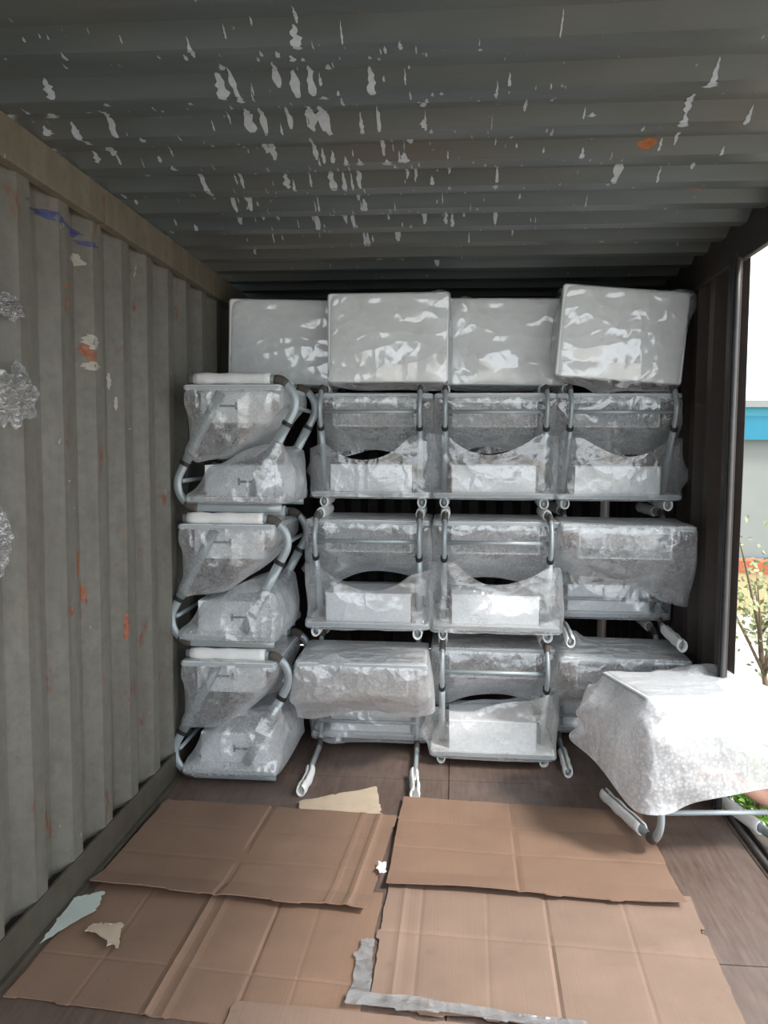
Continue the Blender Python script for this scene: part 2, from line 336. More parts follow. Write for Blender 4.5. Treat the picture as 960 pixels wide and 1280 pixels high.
tiny = [(rg.gauss(-.35, .42), rg.gauss(2.7, .55), rg.uniform(.004, .011), -rg.uniform(.012, .06)) for _ in range(230)]
tiny += [(rg.uniform(-1.1, 1.0), rg.uniform(1.7, 4.2), rg.uniform(.003, .008), -rg.uniform(.01, .03)) for _ in range(120)]
o = link('paint_specks', patch_mesh('paint_specks', tiny, lambda x, y: (x, y, ceil_z(y)-.0035+.004*vnoise(x*1.3, y*.9, 1)), .6, seed=5), M['flake'], cl)
tag(o, kind='stuff')
rustp = [(.87, 2.89, .10, .05), (.82, 2.93, .06, .04), (.93, 3.36, .09, .06), (.90, 3.34, .05, .05), (.56, 2.49, .05, .03), (.58, 3.6, .12, .03)]
o = link('rust_patches', patch_mesh('rust_patches', rustp, lambda x, y: (x, y, ceil_z(y)-.003+.004*vnoise(x*1.3, y*.9, 1)), .4, False, 8), M['rust'], cl)
tag(o, kind='stuff')
# wall marks
def on_wall(y, z): return (XL-wall_x(y)+.003-.003*vnoise(y*2, z*1.3, 3), y, z)
def wall_marks(name, items, m, seed):
    tag(link(name, patch_mesh(name, items, on_wall, .5, False, seed), m, wl), kind='stuff')
wall_marks('orange_marks', [(2.66, 1.79, .05, .035), (2.64, 1.81, .03, .03), (2.47, 1.985, .035, .014), (2.475, 1.94, .025, .014), (2.47, 1.92, .015, .02), (2.46, .95, .02, .03), (2.56, .86, .03, .03), (2.52, .62, .02, .06), (2.3, .55, .03, .05), (2.28, .36, .035, .05), (2.6, 1.08, .014, .09), (2.9, .80, .02, .10), (2.62, .98, .02, .06)], M['orange'], 11)
wall_marks('white_marks', [(2.665, 1.835, .06, .05), (2.665, 1.755, .06, .03), (2.62, 2.10, .05, .04), (2.86, 1.72, .012, .06), (2.88, 1.64, .01, .05), (2.27, 1.45, .008, .008), (2.5, 1.28, .03, .003), (2.46, 1.37, .016, .006), (2.95, 1.55, .03, .006), (2.33, .98, .005, .03), (2.58, .9, .004, .02), (2.8, 1.95, .006, .02)], M['whitemark'], 12)
wall_marks('blue_marks', [(2.42, 2.185, .10, .028), (2.52, 2.17, .09, .022), (2.60, 2.185, .07, .03), (2.66, 2.16, .09, .018), (2.30, 2.185, .12, .018)], M['blue'], 13)
# top side rails, bottom side rails (thin plates, leaving the recesses open as slots), header
bm = bmesh.new(); add_box(bm, (XL-.008, Y0, 2.24), (XL+.03, YE, ZC-.012), .003); add_box(bm, (XL-.06, Y0, ZC-.014), (XL+.03, YE, ZC-.004))
struct(link('trim_1', from_bm(bm, 'top_rail_left'), M['rail']))
bm = bmesh.new(); add_box(bm, (XL-.003, Y0, -.03), (XL+.006, YE, .125)); add_box(bm, (XL+.004, Y0, -.001), (XL+.022, YE, .02))
struct(link('baseboard_left', from_bm(bm, 'bottom_rail_left'), M['rail_low']))
ld = link('slot_shade', box_me('slot_shade', (XL-.06, Y0, .10), (XL-.002, YE, .106)), mat_simple('dark_slot_shade', srgb(44, 39, 34), .9, .3, 30), bpy.data.objects['baseboard_left'])  # dark strip in the recesses, shade of the slots put into its colour
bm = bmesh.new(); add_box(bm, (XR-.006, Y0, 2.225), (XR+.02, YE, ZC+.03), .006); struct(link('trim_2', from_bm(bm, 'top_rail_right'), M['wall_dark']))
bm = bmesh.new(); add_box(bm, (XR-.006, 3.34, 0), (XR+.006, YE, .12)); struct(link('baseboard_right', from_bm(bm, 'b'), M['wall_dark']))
# door post of the side opening with its rubber gasket
bm = bmesh.new(); add_box(bm, (XR-.022, 3.285, 0), (XR-.001, 3.335, 2.235), .004); add_box(bm, (XR-.012, 3.335, .0), (XR+.005, 3.42, 2.23), .003)
struct(link('trim_3', from_bm(bm, 'side_door_post'), M['wall_dark']))
bm = bmesh.new(); add_sweep(bm, [(XR-.020, 3.282, z) for z in np.linspace(.03, 2.22, 12)], .0095, .011, 10)
gk = struct(link('trim_4', from_bm(bm, 'gasket'), M['gasket'], None, True))
bm = bmesh.new(); add_box(bm, (XR-.036, 3.29, .02), (XR-.022, 3.30, 2.22)); link('gasket_gap', from_bm(bm, 'gasket_gap'), M['blackgap'], gk)
# sill along the opening
bm = bmesh.new(); add_box(bm, (XR-.012, Y0, -.12), (XR+.10, 3.30, .004), .003); sl = struct(link('trim_5', from_bm(bm, 'side_sill'), M['steel']))
bm = bmesh.new(); add_sweep(bm, [(XR+.012, y, .010) for y in np.linspace(Y0, 3.28, 24)], .011, .012, 8); link('sill_gasket', from_bm(bm, 'sill_gasket'), M['gasket'], sl, True)
bm = bmesh.new(); add_sweep(bm, [(XR+.045, y, .006) for y in np.linspace(Y0, 3.28, 24)], .008, .010, 8); link('sill_bead', from_bm(bm, 'sill_bead'), M['blackgap'], sl, True)
# ---------------------------------------------------------------- school desks
H = .55; TW, TD = .58, .42; RF = .025
def rrect(hx, hy, r, n=5):
    pts = []
    for cx, cy, a0 in ((hx-r, hy-r, 0), (-hx+r, hy-r, 90), (-hx+r, -hy+r, 180), (hx-r, -hy+r, 270)):
        for k in range(n+1):
            a = math.radians(a0+90*k/n); pts.append((cx+r*math.cos(a), cy+r*math.sin(a)))
    return pts
def slab(name, hx, hy, z0, z1, r, bev=.002):
    bm = bmesh.new(); p = rrect(hx, hy, r)
    a = [bm.verts.new((x, y, z0)) for x, y in p]; b = [bm.verts.new((x, y, z1)) for x, y in p]
    n = len(p)
    for i in range(n): bm.faces.new((a[i], a[(i+1) % n], b[(i+1) % n], b[i]))
    bm.faces.new(a[::-1]); bm.faces.new(b); bmesh.ops.bevel(bm, geom=[e for e in bm.edges if abs(e.verts[0].co.z-e.verts[1].co.z) < 1e-6], offset=bev, segments=2, affect='EDGES')
    return from_bm(bm, name)
def band_me():
    bm = bmesh.new(); o = rrect(TW/2+.002, TD/2+.002, .015); i = rrect(TW/2-.003, TD/2-.003, .012)
    L = [[bm.verts.new((x, y, z)) for x, y in q] for q, z in ((o, H-.019), (o, H-.003), (i, H-.003), (i, H-.019))]
    n = len(o)
    for k in range(4):
        for j in range(n): bm.faces.new((L[k][j], L[k][(j+1) % n], L[(k+1) % 4][(j+1) % n], L[(k+1) % 4][j]))
    return from_bm(bm, 'edge_band')
LX = .2385
def leg_path():
    p = [(-.20+.36*k/6, RF) for k in range(7)]
    for k in range(1, 13):
        a = math.radians(-90+118*k/12); p.append((.16+.10*math.cos(a), RF+.10+.10*math.sin(a)))
    y, z = p[-1]; d = (-.469, .883); L = (H-.03-z)/d[1]
    return p, (y, z), d, L
LP, LB, LDIR, LL = leg_path()
def on_leg(t): return (LB[0]+LDIR[0]*t, LB[1]+LDIR[1]*t)
def leg_me(s):
    bm = bmesh.new(); pts = [(s*LX, y, z) for y, z in LP]+[(s*LX, *on_leg(LL*k/4)) for k in range(1, 5)]
    add_sweep(bm, pts, .0115, .0185, 12); return from_bm(bm, 'leg')
def tube_part(name, s, a, b, rx, ry, n=14, k=3):
    bm = bmesh.new(); add_sweep(bm, [(s*LX, *on_leg(a+(b-a)*i/k)) for i in range(k+1)], rx, ry, n); return from_bm(bm, name)
def glide_me(s):
    bm = bmesh.new(); pts = []
    for k in range(0, 6):
        a = math.radians(-84+34*k/5); pts.append((s*LX, .16+.10*math.cos(a), RF+.10+.10*math.sin(a)))
    add_sweep(bm, pts, .0145, [.019, .0215, .023, .023, .0215, .019], 12); return from_bm(bm, 'foot_glide')
def foam_me(s, y0, y1, wob=.0):
    """slit pipe of white foam pulled over a foot tube"""
    bm = bmesh.new(); n = 18; pts = []; rr = []
    for k in range(13):
        t = k/12; y = y0+(y1-y0)*t
        pts.append((s*LX+wob*math.sin(t*4+s), y, RF+wob*.3*math.sin(t*7))); rr.append(1+.10*math.sin(t*17+s)*(.6+.4*math.sin(t*5)))
    a0, a1 = (math.radians(-60), math.radians(262)) if s > 0 else (math.radians(-82), math.radians(240))
    o = add_sweep(bm, pts, [.0215*r for r in rr], [.027*r for r in rr], n, arc=(a0, a1))
    i = add_sweep(bm, pts, [.0155*r for r in rr], [.0205*r for r in rr], n, arc=(a0, a1))
    for q in (0, -1):
        for k in range(n-1): bm.faces.new((o[q][k], o[q][k+1], i[q][k+1], i[q][k]))
    for q in (0, n-1):
        for k in range(len(pts)-1): bm.faces.new((o[k][q], o[k+1][q], i[k+1][q], i[k][q]))
    return from_bm(bm, 'foam_sleeve')
def box_part():
    x, y0, y1, z0, z1, t = .205, -.15, .165, H-.022-.135, H-.022, .008
    bm = bmesh.new()
    add_box(bm, (-x, y0, z0), (x, y1, z0+t), .003)
    add_box(bm, (-x, y1-t, z0+.001), (x, y1, z1), .003)
    for s in (-1, 1): add_box(bm, (s*x-(t if s > 0 else 0), y0, z0+.001), (s*x+(0 if s > 0 else t), y1, z1), .003)
    add_box(bm, (-x, y0, z1-.02), (x, y0+t, z1))
    return from_bm(bm, 'storage_box')
def slot_me(s):
    bm = bmesh.new(); x = s*.2055; zc = H-.085; y0 = .05
    for (a, b, c, d) in ((-.045, .045, -.005, .005), (-.052, -.042, -.016, .016), (.042, .052, -.016, .016)):
        add_box(bm, (x-.001, y0+a, zc+c), (x+.001, y0+b, zc+d))
    return from_bm(bm, 'handle_slot')
PM = dict(top=slab('tabletop', TW/2-.003, TD/2-.003, H-.022, H, .012), band=band_me(), box=box_part(), ins=None)
bm = bmesh.new(); add_sweep(bm, [(-LX, .236, .140), (LX, .236, .140)], .0095, .0095, 10, side=Vector((0, 1, 0))); PM['bar'] = from_bm(bm, 'crossbar')
for s in (-1, 1):
    PM['leg', s] = leg_me(s); PM['up', s] = tube_part('upper_tube', s, .055, LL, .0145, .0220)
    PM['ring', s] = tube_part('clamp_ring', s, .040, .058, .0165, .0245, 14, 1); PM['glide', s] = glide_me(s); PM['slot', s] = slot_me(s)
    PM['foam', s, 'short'] = foam_me(s, -.225, .03); PM['foam', s, 'long'] = foam_me(s, -.235, .10, .002)
    PM['foam', s, 'mid'] = foam_me(s, -.18, .155); PM['foam', s, 'off'] = foam_me(s, -.33, -.09, .005); PM['foam', s, 'hand'] = foam_me(s, -.25, .10, .004)
FOAM = {}
# ---- film bags: a small cloth relaxation, shrunk on to the desk and then crumpled
def lattice(lo, hi, h, closed=False):
    n = [max(4, int(round((b-a)/h))) for a, b in zip(lo, hi)]
    idx = {}; V = []; Q = []
    def vid(i, j, k):
        if (i, j, k) not in idx:
            idx[i, j, k] = len(V); V.append([lo[0]+(hi[0]-lo[0])*i/n[0], lo[1]+(hi[1]-lo[1])*j/n[1], lo[2]+(hi[2]-lo[2])*k/n[2]])
        return idx[i, j, k]
    for ax in range(3):
        a, b = [q for q in range(3) if q != ax]
        for side in (0, n[ax]):
            if ax == 2 and side == 0 and not closed: continue
            for i in range(n[a]):
                for j in range(n[b]):
                    c = []
                    for di, dj in ((0, 0), (1, 0), (1, 1), (0, 1)):
                        t = [0, 0, 0]; t[ax] = side; t[a] = i+di; t[b] = j+dj; c.append(vid(*t))
                    flip = (side == 0) != (ax == 1)
                    Q.append(c[::-1] if flip else c)
    V = np.array(V); Q = np.array(Q)
    pairs = np.concatenate([Q[:, [0, 1]], Q[:, [1, 2]], Q[:, [2, 3]], Q[:, [3, 0]], Q[:, [0, 2]], Q[:, [1, 3]]])
    pairs = np.unique(np.sort(pairs, 1), axis=0)
    nb = [[] for _ in V]
    for a, b in pairs.tolist(): nb[a].append(b); nb[b].append(a)
    K = 8; N = np.array([(l+[i]*K)[:K] for i, l in enumerate(nb)]); W = np.array([([1.]*len(l)+[0.]*K)[:K] for l in nb])
    return V, Q, N, W
def collide(P, boxes, caps, m, walls):
    for c, h in boxes:
        d = P-c; q = np.abs(d)-(h+m); ins = (q < 0).all(1)
        if ins.any():
            ax = q[ins].argmax(1); r = np.nonzero(ins)[0]; s = np.sign(d[r, ax]); s[s == 0] = 1
            P[r, ax] = c[ax]+s*(h[ax]+m)
    for a, b, rad in caps:
        ab = b-a; t = np.clip(((P-a)@ab)/(ab@ab), 0, 1); cp = a+t[:, None]*ab; d = P-cp; L = np.linalg.norm(d, axis=1)
        i = L < rad+m; P[i] = cp[i]+d[i]/np.maximum(L[i, None], 1e-6)*(rad+m)
    for ax, val, sg in walls:
        i = (P[:, ax]-val)*sg < 0; P[i, ax] = val
    return P
def keep_outside(P, top, rim):
    """the film goes over the worktop and down outside its edges, never under it"""
    t = top & (P[:, 2] < H+.004) & (np.abs(P[:, 0]) < TW/2+.004) & (np.abs(P[:, 1]) < TD/2+.004); P[t, 2] = H+.004
    ex = TW/2+.005-np.abs(P[:, 0]); ey = TD/2+.005-np.abs(P[:, 1])
    i = rim & (ex > 0) & (ey > 0)
    ix = i & (ex < ey); iy = i & ~(ex < ey)
    P[ix, 0] = np.sign(P[ix, 0])*(TW/2+.005); P[iy, 1] = np.sign(P[iy, 1])*(TD/2+.005)
    return P
def smooth_noise(P, sc, seed, rg):
    ph = rg.uniform(0, 6.28, (5, 3)); fr = rg.normal(0, sc, (5, 3, 3))
    return np.stack([np.sin(P@fr[k]+ph[k]).sum(1)/1.7 for k in range(5)], 1)[:, :3]
BOXES = [(np.array([0, 0, H-.019]), np.array([TW/2, TD/2, .020])), (np.array([0, .0075, H-.09]), np.array([.205, .1575, .068]))]
CAPS = [(np.array([s*LX, *on_leg(LL*.98)]), np.array([s*LX, *on_leg(.10)]), .024) for s in (-1, 1)]
LAT = lattice((-.335, -.25, .205), (.335, .28, H+.022), .0225)
LATC = lattice((-.325, -.24, .205), (.325, .272, H+.025), .0225, True)
LATH = lattice((-.42, -.33, .13), (.37, .33, H+.05), .0225)
def make_bag(seed, slack=.07, tight=45, grav=(0, 0, -1), lat=None, ears=2, walls=(), g=.00015, boxes=None, caps=None, rough=.006, mid=.72, shear=True, length=1., tilt=0., tilt_y=0., ear_at=(), open_hem=True):
    rg = np.random.default_rng(seed); V, Q, N, W = lat or (LAT if open_hem else LATC)
    boxes = BOXES if boxes is None else boxes; caps = CAPS if caps is None else caps
    wn = W/W.sum(1, keepdims=True)
    lap = lambda X: (X[N]*wn[..., None]).sum(1)
    P = V.copy()
    zt = V[:, 2].max(); top = V[:, 2] > zt-1e-6; rim = (V[:, 2] > H-.045) & ~top
    # swag between the legs: longer at the legs, shorter in the middle, nothing hangs low on the side away from the legs
    kx = np.clip(length*(mid+(1-mid)*np.clip(np.abs(V[:, 0])/.24, 0, 1)**2)*(1+tilt*V[:, 0]/.3+tilt_y*V[:, 1]/.3)*(1+.09*smooth_noise(V, 8, seed, rg)[:, 1]), .2, 1.05); low = np.clip((H-.03-V[:, 2])/(H-.03-V[:, 2].min()), 0, 1)
    P[:, 2] = V[:, 2]+np.clip(H-.03-V[:, 2], 0, 1)*(1-kx)
    if shear: P[:, 1] = np.where(V[:, 1] < .12, V[:, 1]+(.12-V[:, 1])*np.clip(low*1.5-.55, 0, .85), V[:, 1])
    P += smooth_noise(V, 9, seed, rg)*.006
    cen = np.array([0, 0, H-.1])
    hem = (V[:, 2] < V[:, 2].min()+1e-6) if open_hem else np.zeros(len(V), bool)
    for it in range(tight*3):
        d = .5*(lap(P)-P)+(cen-P)*.004*(it < tight); d[hem, 2] = 0
        L = np.linalg.norm(d, axis=1, keepdims=True); P = P+d*np.minimum(1, .0035/np.maximum(L, 1e-9))
        P = keep_outside(collide(P, boxes, caps, .004, walls), top, rim)
    D0 = np.linalg.norm(P[N]-P[:, None], axis=2)
    # slack varies over the film: patches stay taut, others crumple
    sl = np.clip(slack*(1+1.2*smooth_noise(V, 6, seed, rg)[:, 0]), .004, .22)
    lat0 = np.linalg.norm(V[N]-V[:, None], axis=2)
    rest = np.maximum(D0*(1+.5*(sl[:, None]+sl[N])), .3*lat0)
    for e in range(ears):                       # gathered corners sticking out
        c = V[rg.integers(len(V))]; d = np.linalg.norm(V-c, axis=1); k = np.exp(-(d/.045)**2); out = c-cen; out /= np.linalg.norm(out)+1e-6
        P += k[:, None]*out*rg.uniform(.02, .05); rest *= (1+.25*k[:, None])
    for (ex, ey, ez, dx, dy, dz) in ear_at:
        d = np.linalg.norm(P-np.array([ex, ey, ez]), axis=1); k = np.exp(-(d/.075)**2); P += k[:, None]*np.array([dx, dy, dz]); rest *= (1+.3*k[:, None])
    # seeds for the folds: long ridges running in a few directions
    nr = np.cross(V-cen, rg.normal(size=3)); out = (P-cen)/np.linalg.norm(P-cen, axis=1, keepdims=True)
    fold = np.zeros(len(V))
    for k in range(16):
        dr = rg.normal(size=3); dr /= np.linalg.norm(dr); c = V[rg.integers(len(V))]; q = (V-c)@dr
        ax = np.linalg.norm(V-c, axis=1); fold += rg.choice([-1, 1])*np.exp(-(q/.022)**2)*np.exp(-(ax/.16)**2)
    P += out*fold[:, None]*rough*2.4 + smooth_noise(V, 26, seed, rg)*rough*.8
    vel = np.zeros_like(P); gv = np.array(grav)*g
    for it in range(50):
        old = P.copy(); P = P+vel*.85+gv
        for k in range(4):
            d = P[N]-P[:, None]; L = np.maximum(np.linalg.norm(d, axis=2), 1e-6)
            f = (L-rest)/L; f = np.where(f > 0, f, f*.25)
            P = P+.5*((f*W)[..., None]*d).sum(1)/np.maximum(W.sum(1, keepdims=True), 1)
            P = P+.025*(lap(P)-P)
            P = keep_outside(collide(P, boxes, caps, .004, walls), top, rim)
        vel = np.clip(P-old, -.006, .006)
    me = bpy.data.meshes.new('bubble_wrap'); me.from_pydata(P.tolist(), [], Q.tolist())
    me.polygons.foreach_set('use_smooth', [True]*len(Q)); me.update()
    return me
def desk(label, loc, rot, foam=('long', 'long'), seed=0, film='wrap', group='wrapped school desks stacked in the container', **kw):
    r = empty('school_desk', loc); r.rotation_euler = rot
    tag(r, label, 'desk', group)
    t = link('tabletop', PM['top'], M['top'], r); link('edge_band', PM['band'], M['band'], t)
    b = link('storage_box', PM['box'], M['box'], r)
    link('crossbar', PM['bar'], M['tube'], r, True)
    for s, f in zip((-1, 1), foam):
        link('handle_slot', PM['slot', s], M['slot'], b)
        l = link('leg', PM['leg', s], M['tube'], r, True)
        link('upper_tube', PM['up', s], M['tube'], l, True); link('clamp_ring', PM['ring', s], M['ring'], l)
        link('foot_glide', PM['glide', s], M['glide'], l, True)
        if f: link('foam_sleeve', PM['foam', s, f], M['foam'], l, True)
    mdl = None; f_ = link('bubble_wrap', make_bag(seed, **kw), M[film], r); md = f_.modifiers.new('smooth', 'SUBSURF'); md.levels = md.render_levels = 1
    return r
BH = .600
def up(x, y, z, tilt=(0, 0, 0), face=0): return (x, y, z), (tilt[0], tilt[1], tilt[2]+face)
def mat_rot(m): return m.to_euler()
def place_up(x, y, z, rz=0, rx=0, ry=0):
    return (x, y, z), (Matrix.Rotation(rz, 3, 'Z') @ Matrix.Rotation(rx, 3, 'X') @ Matrix.Rotation(ry, 3, 'Y')).to_euler()
def place_inv(x, y, z, rz=0, rx=0, ry=0):
    # upside down: feet at z+BH, worktop face down at z+BH-H
    return (x, y, z+BH), (Matrix.Rotation(rz, 3, 'Z') @ Matrix.Rotation(rx, 3, 'X') @ Matrix.Rotation(ry, 3, 'Y') @ Matrix.Rotation(PI, 3, 'X')).to_euler()
DN, UPW = (0, 0, -1), (0, 0, 1)
G1 = 'school desks in the sideways stack by the left wall'; G2 = 'school desks in the three front-facing stacks'; G3 = 'school desks on edge on top of the stacks'
Q = PI/2
# sideways stack by the left wall (three interlocked pairs)
lv = ('lowest', 'middle', 'highest')
sid = [(-.965, 3.64, 0.0, .00), (-.97, 3.63, .6, .01), (-.93, 3.63, 1.2, -.01)]
for i, (x, y, z, a) in enumerate(sid):
    where = ('lowest pair', 'middle pair', 'highest pair')[i]
    L, R_ = place_up(x, y, z, Q+a, ry=(.0, .01, -.01)[i])
    desk(f'bubble-wrapped desk upright in the {where} of the sideways stack by the left wall', L, R_, (None, None), 10+i, grav=DN, slack=.12, mid=.75, tilt=(.1, -.1, .05)[i], tight=(20, 26, 30)[i], open_hem=False, group=G1)
    L, R_ = place_inv(x, y, z, Q+a)
    desk(f'bubble-wrapped desk upside down in the {where} of the sideways stack by the left wall', L, R_, ('mid', 'mid'), 20+i, grav=UPW, slack=.12, length=1.05, mid=.75, tight=(16, 28, 26)[i], open_hem=False, group=G1, walls=[(2, H+.008, -1)])
cols = [('second stack from the left', -.392, 0), ('third stack from the left', .202, 1), ('rightmost stack', .784, 2)]
#  (upright y, upside-down y, z, upright foam, turn)
cfg = {(0, 0): (3.60, 4.06, 0, ('off', 'off'), .02), (0, 1): (3.90, 3.86, .6, ('long', 'long'), -.01), (0, 2): (4.10, 4.07, 1.2, ('short', 'long'), .02),
       (1, 0): (3.93, 3.87, 0, ('long', 'long'), .0), (1, 1): (3.90, 3.86, .6, ('long', 'long'), .01), (1, 2): (4.10, 4.07, 1.2, ('long', 'short'), -.01),
       (2, 0): (3.80, 4.28, 0, ('short', 'short'), -.03), (2, 1): (3.80, 4.24, .6, ('long', 'long'), -.04), (2, 2): (4.10, 4.06, 1.2, ('short', 'short'), -.03)}
for (cname, x, ci) in cols:
    for lev in range(3):
        yu, yi, z, fm, a = cfg[ci, lev]
        big = (ci, lev) in ((0, 0), (2, 1), (2, 0))
        L, R_ = place_up(x+(.0 if lev else 0), yu, z, a)
        desk(f'upright bubble-wrapped desk in the {lv[lev]} pair of the {cname}', L, R_, fm, 100+ci*10+lev, film='wrap_milky' if (ci, lev) == (0, 0) else 'wrap', grav=DN, slack=.14 if big else .11, mid=.9 if big else .8, length={(0, 0): .80, (2, 1): .80, (2, 0): .62, (0, 1): .8, (1, 1): .85, (0, 2): .82, (1, 2): .86, (2, 2): .84}.get((ci, lev), .75), tilt={(0, 0): -.12, (2, 1): .42, (2, 0): -.2, (0, 2): .1, (2, 2): -.15, (1, 1): .1}.get((ci, lev), 0), tight=8 if big else (15, 11, 18)[(lev+ci) % 3], group=G2)
        L, R_ = place_inv(x+(.0, .004, -.004)[lev], yi, z, -a*.5)
        desk(f'upside-down bubble-wrapped desk in the {lv[lev]} pair of the {cname}', L, R_, ('long', 'long'), 200+ci*10+lev, film='wrap_clear', grav=UPW, slack=.11, length=(1.02, .92, .98)[(lev+ci) % 3], mid=(.72, .58, .82, .66, .9)[(lev*3+ci*2) % 5], tilt=((lev*7+ci*4) % 5-2)*.09, tilt_y=.1, tight=(14, 20, 16)[(lev+ci) % 3], group=G2, walls=[(2, H+.008, -1)])
# four desks on edge, worktops to the front, on top of everything
NOC = []
def on_edge(x, y, z, roll=0, yaw=0, lean=0):
    return (x, y+H, z), (Matrix.Rotation(yaw, 3, 'Z') @ Matrix.Rotation(roll, 3, 'Y') @ Matrix.Rotation(Q+lean, 3, 'X')).to_euler()
tops = [(-.86, 4.02, 2.015, .02, .03, 'white desk on edge in cloudy plastic at the left end of the top row'),
        (-.305, 3.86, 2.012, 0, -.02, 'white desk on edge in clear plastic, second from left in the top row'),
        (.255, 4.03, 2.012, .01, .0, 'white desk on edge in clear plastic, third from left in the top row'),
        (.755, 3.84, 2.018, .075, .04, 'tilted white desk on edge in plastic at right end of the top row')]
EARS = [((.29, .2, H, .02, .03, 0),), ((.24, .22, H-.02, .03, .055, -.01),), ((-.2, .22, H, 0, .015, 0),), ((.30, .20, H-.02, .03, .05, -.02), (.22, .22, H-.02, .04, .03, -.04))]
for i, (x, y, z, ro, ya, lb) in enumerate(tops):
    L, R_ = on_edge(x, y, z, ro, ya)
    desk(lb, L, R_, (None, None), 300+i, film='sheet', grav=(0, -1, 0), slack=.06, tight=14, group=G3, ears=3, rough=.006, open_hem=False, ear_at=EARS[i])
# ---------------------------------------------------------------- cardboard on the floor
def sheet(name, c, nu, nv, z0, th, seed, m, label, group=None, amp=.006, jag=.006, creases=(), bend=None, cat='cardboard', flutter=0):
    """c: four corners (back-left, back-right, front-right, front-left) on the floor; creases: ('u'|'v', t, depth)"""
    A, B, D, E = [Vector((*p, 0)) for p in c]; rg = random.Random(seed)
    def edge(n, k): return [jag*(1.5*vnoise(i/n*5, k+seed)+.5*vnoise(i/n*22, k+seed))-(jag*1.5 if vnoise(i/n*9, k+seed, 4) > .33 else 0) for i in range(n+1)]
    ju, ju2, jv, jv2 = edge(nu, 1.3), edge(nu, 4.7), edge(nv, 7.1), edge(nv, 9.9)
    P = np.zeros((nu+1, nv+1, 3))
    for i in range(nu+1):
        for j in range(nv+1):
            u, v = i/nu, j/nv
            p = (A*(1-u)+B*u)*(1-v)+(E*(1-u)+D*u)*v
            x, y = p.x, p.y
            if i == 0: x += jv[j]
            if i == nu: x += jv2[j]
            if j == 0: y += ju[i]
            if j == nv: y += ju2[i]
            z = z0+amp*(1+vnoise(x*2.4+seed, y*2.4))*.6+amp*.35*vnoise(x*7, y*9+seed)
            for ax, t, dp, wd in creases:
                q = (u if ax == 'u' else v)-t
                k = abs(q)*((B-A).length if ax == 'u' else (E-A).length)/wd
                z += dp*math.exp(-k*k)
            if bend: z += bend(u, v)
            P[i, j] = (x, y, max(z, z0))
    o = link(name, grid_me(name, P), m)
    md = o.modifiers.new('thickness', 'SOLIDIFY'); md.thickness = th; md.offset = 1
    tag(o, label, cat, group)
    return o
GC = 'flattened cardboard sheets on the floor'
sheet('cardboard_sheet', [(-1.17, 3.15), (-.205, 3.10), (-.255, 2.41), (-1.195, 2.485)], 90, 60, .0125, .004, 3, M['card'], 'large brown cardboard sheet at the back left, between wall and seam', GC, .008, .004,
      [('u', .47, -.006, .008), ('v', .31, -.0015, .008), ('v', .64, -.002, .008), ('u', .93, .006, .012), ('u', .86, .003, .01)], lambda u, v: .016*max(0, v-.85)/.15+.004*max(0, v-.8)*math.sin(u*9))
sheet('cardboard_sheet', [(-.19, 3.27), (.775, 3.225), (.765, 2.54), (-.205, 2.575)], 90, 60, .0155, .004, 5, M['card'], 'large brown cardboard sheet at the back right, nearest the carried desk', GC, .007, .004,
      [('u', .46, -.008, .005), ('v', .32, -.0015, .008), ('v', .62, -.002, .008)], lambda u, v: .018*max(0, v-.86)/.14*(.7+.3*math.sin(u*7)))
sheet('cardboard_sheet', [(-1.17, 2.60), (-.215, 2.55), (-.225, 1.88), (-1.185, 1.955)], 100, 70, .001, .004, 8, M['card'], 'large brown cardboard sheet at the front left with a long raised crease', GC, .006, .004,
      [('u', .66, -.004, .006), ('v', .70, -.002, .006), ('u', .42, .007, .010), ('u', .47, .003, .01), ('u', .8, -.001, .006), ('u', .2, -.001, .006)])
sheet('cardboard_sheet', [(-.20, 2.64), (.80, 2.62), (.765, 1.93), (-.205, 2.005)], 100, 70, .004, .004, 9, M['card2'], 'large pale brown cardboard sheet at the front right with a torn front edge', GC, .006, .007,
      [('u', .52, -.009, .005), ('v', .47, -.002, .008), ('u', .06, .003, .01), ('u', .12, -.002, .008), ('u', .33, -.001, .006), ('u', .77, -.0015, .006)])
sheet('cardboard_sheet', [(-.555, 1.985), (.70, 1.93), (.70, 1.45), (-.60, 1.45)], 60, 20, .0085, .004, 10, M['card2'], 'brown cardboard sheet cut off by the bottom edge of the picture', GC, .004, .005, [('v', .5, -.003, .01)])
sheet('paper_sheet', [(-.62, 3.19), (-.315, 3.38), (-.265, 3.12), (-.60, 3.10)], 26, 16, .006, .0008, 14, M['kraft'], 'crumpled pale packing paper poking out behind the back left cardboard', None, .014, .006, cat='paper')
sheet('paper_scrap', [(-1.205, 2.40), (-1.125, 2.45), (-1.105, 2.34), (-1.195, 2.165)], 14, 18, .012, .0006, 15, M['paper'], 'curved pale green paper strip on the cardboard beside the left wall', None, .012, .004, cat='paper')
sheet('torn_cardboard_scrap', [(-1.085, 2.275), (-1.00, 2.285), (-.955, 2.17), (-1.09, 2.235)], 14, 12, .012, .003, 16, M['kraft'], 'small torn cardboard scrap lying on the front left sheet', None, .016, .010, cat='cardboard')
sheet('torn_cardboard_scrap', [(-.245, 2.70), (-.215, 2.70), (-.212, 2.63), (-.235, 2.63)], 8, 8, .026, .001, 17, M['foam'], 'tiny white foam scrap in the seam between the cardboard sheets', None, .012, .006, cat='scrap')
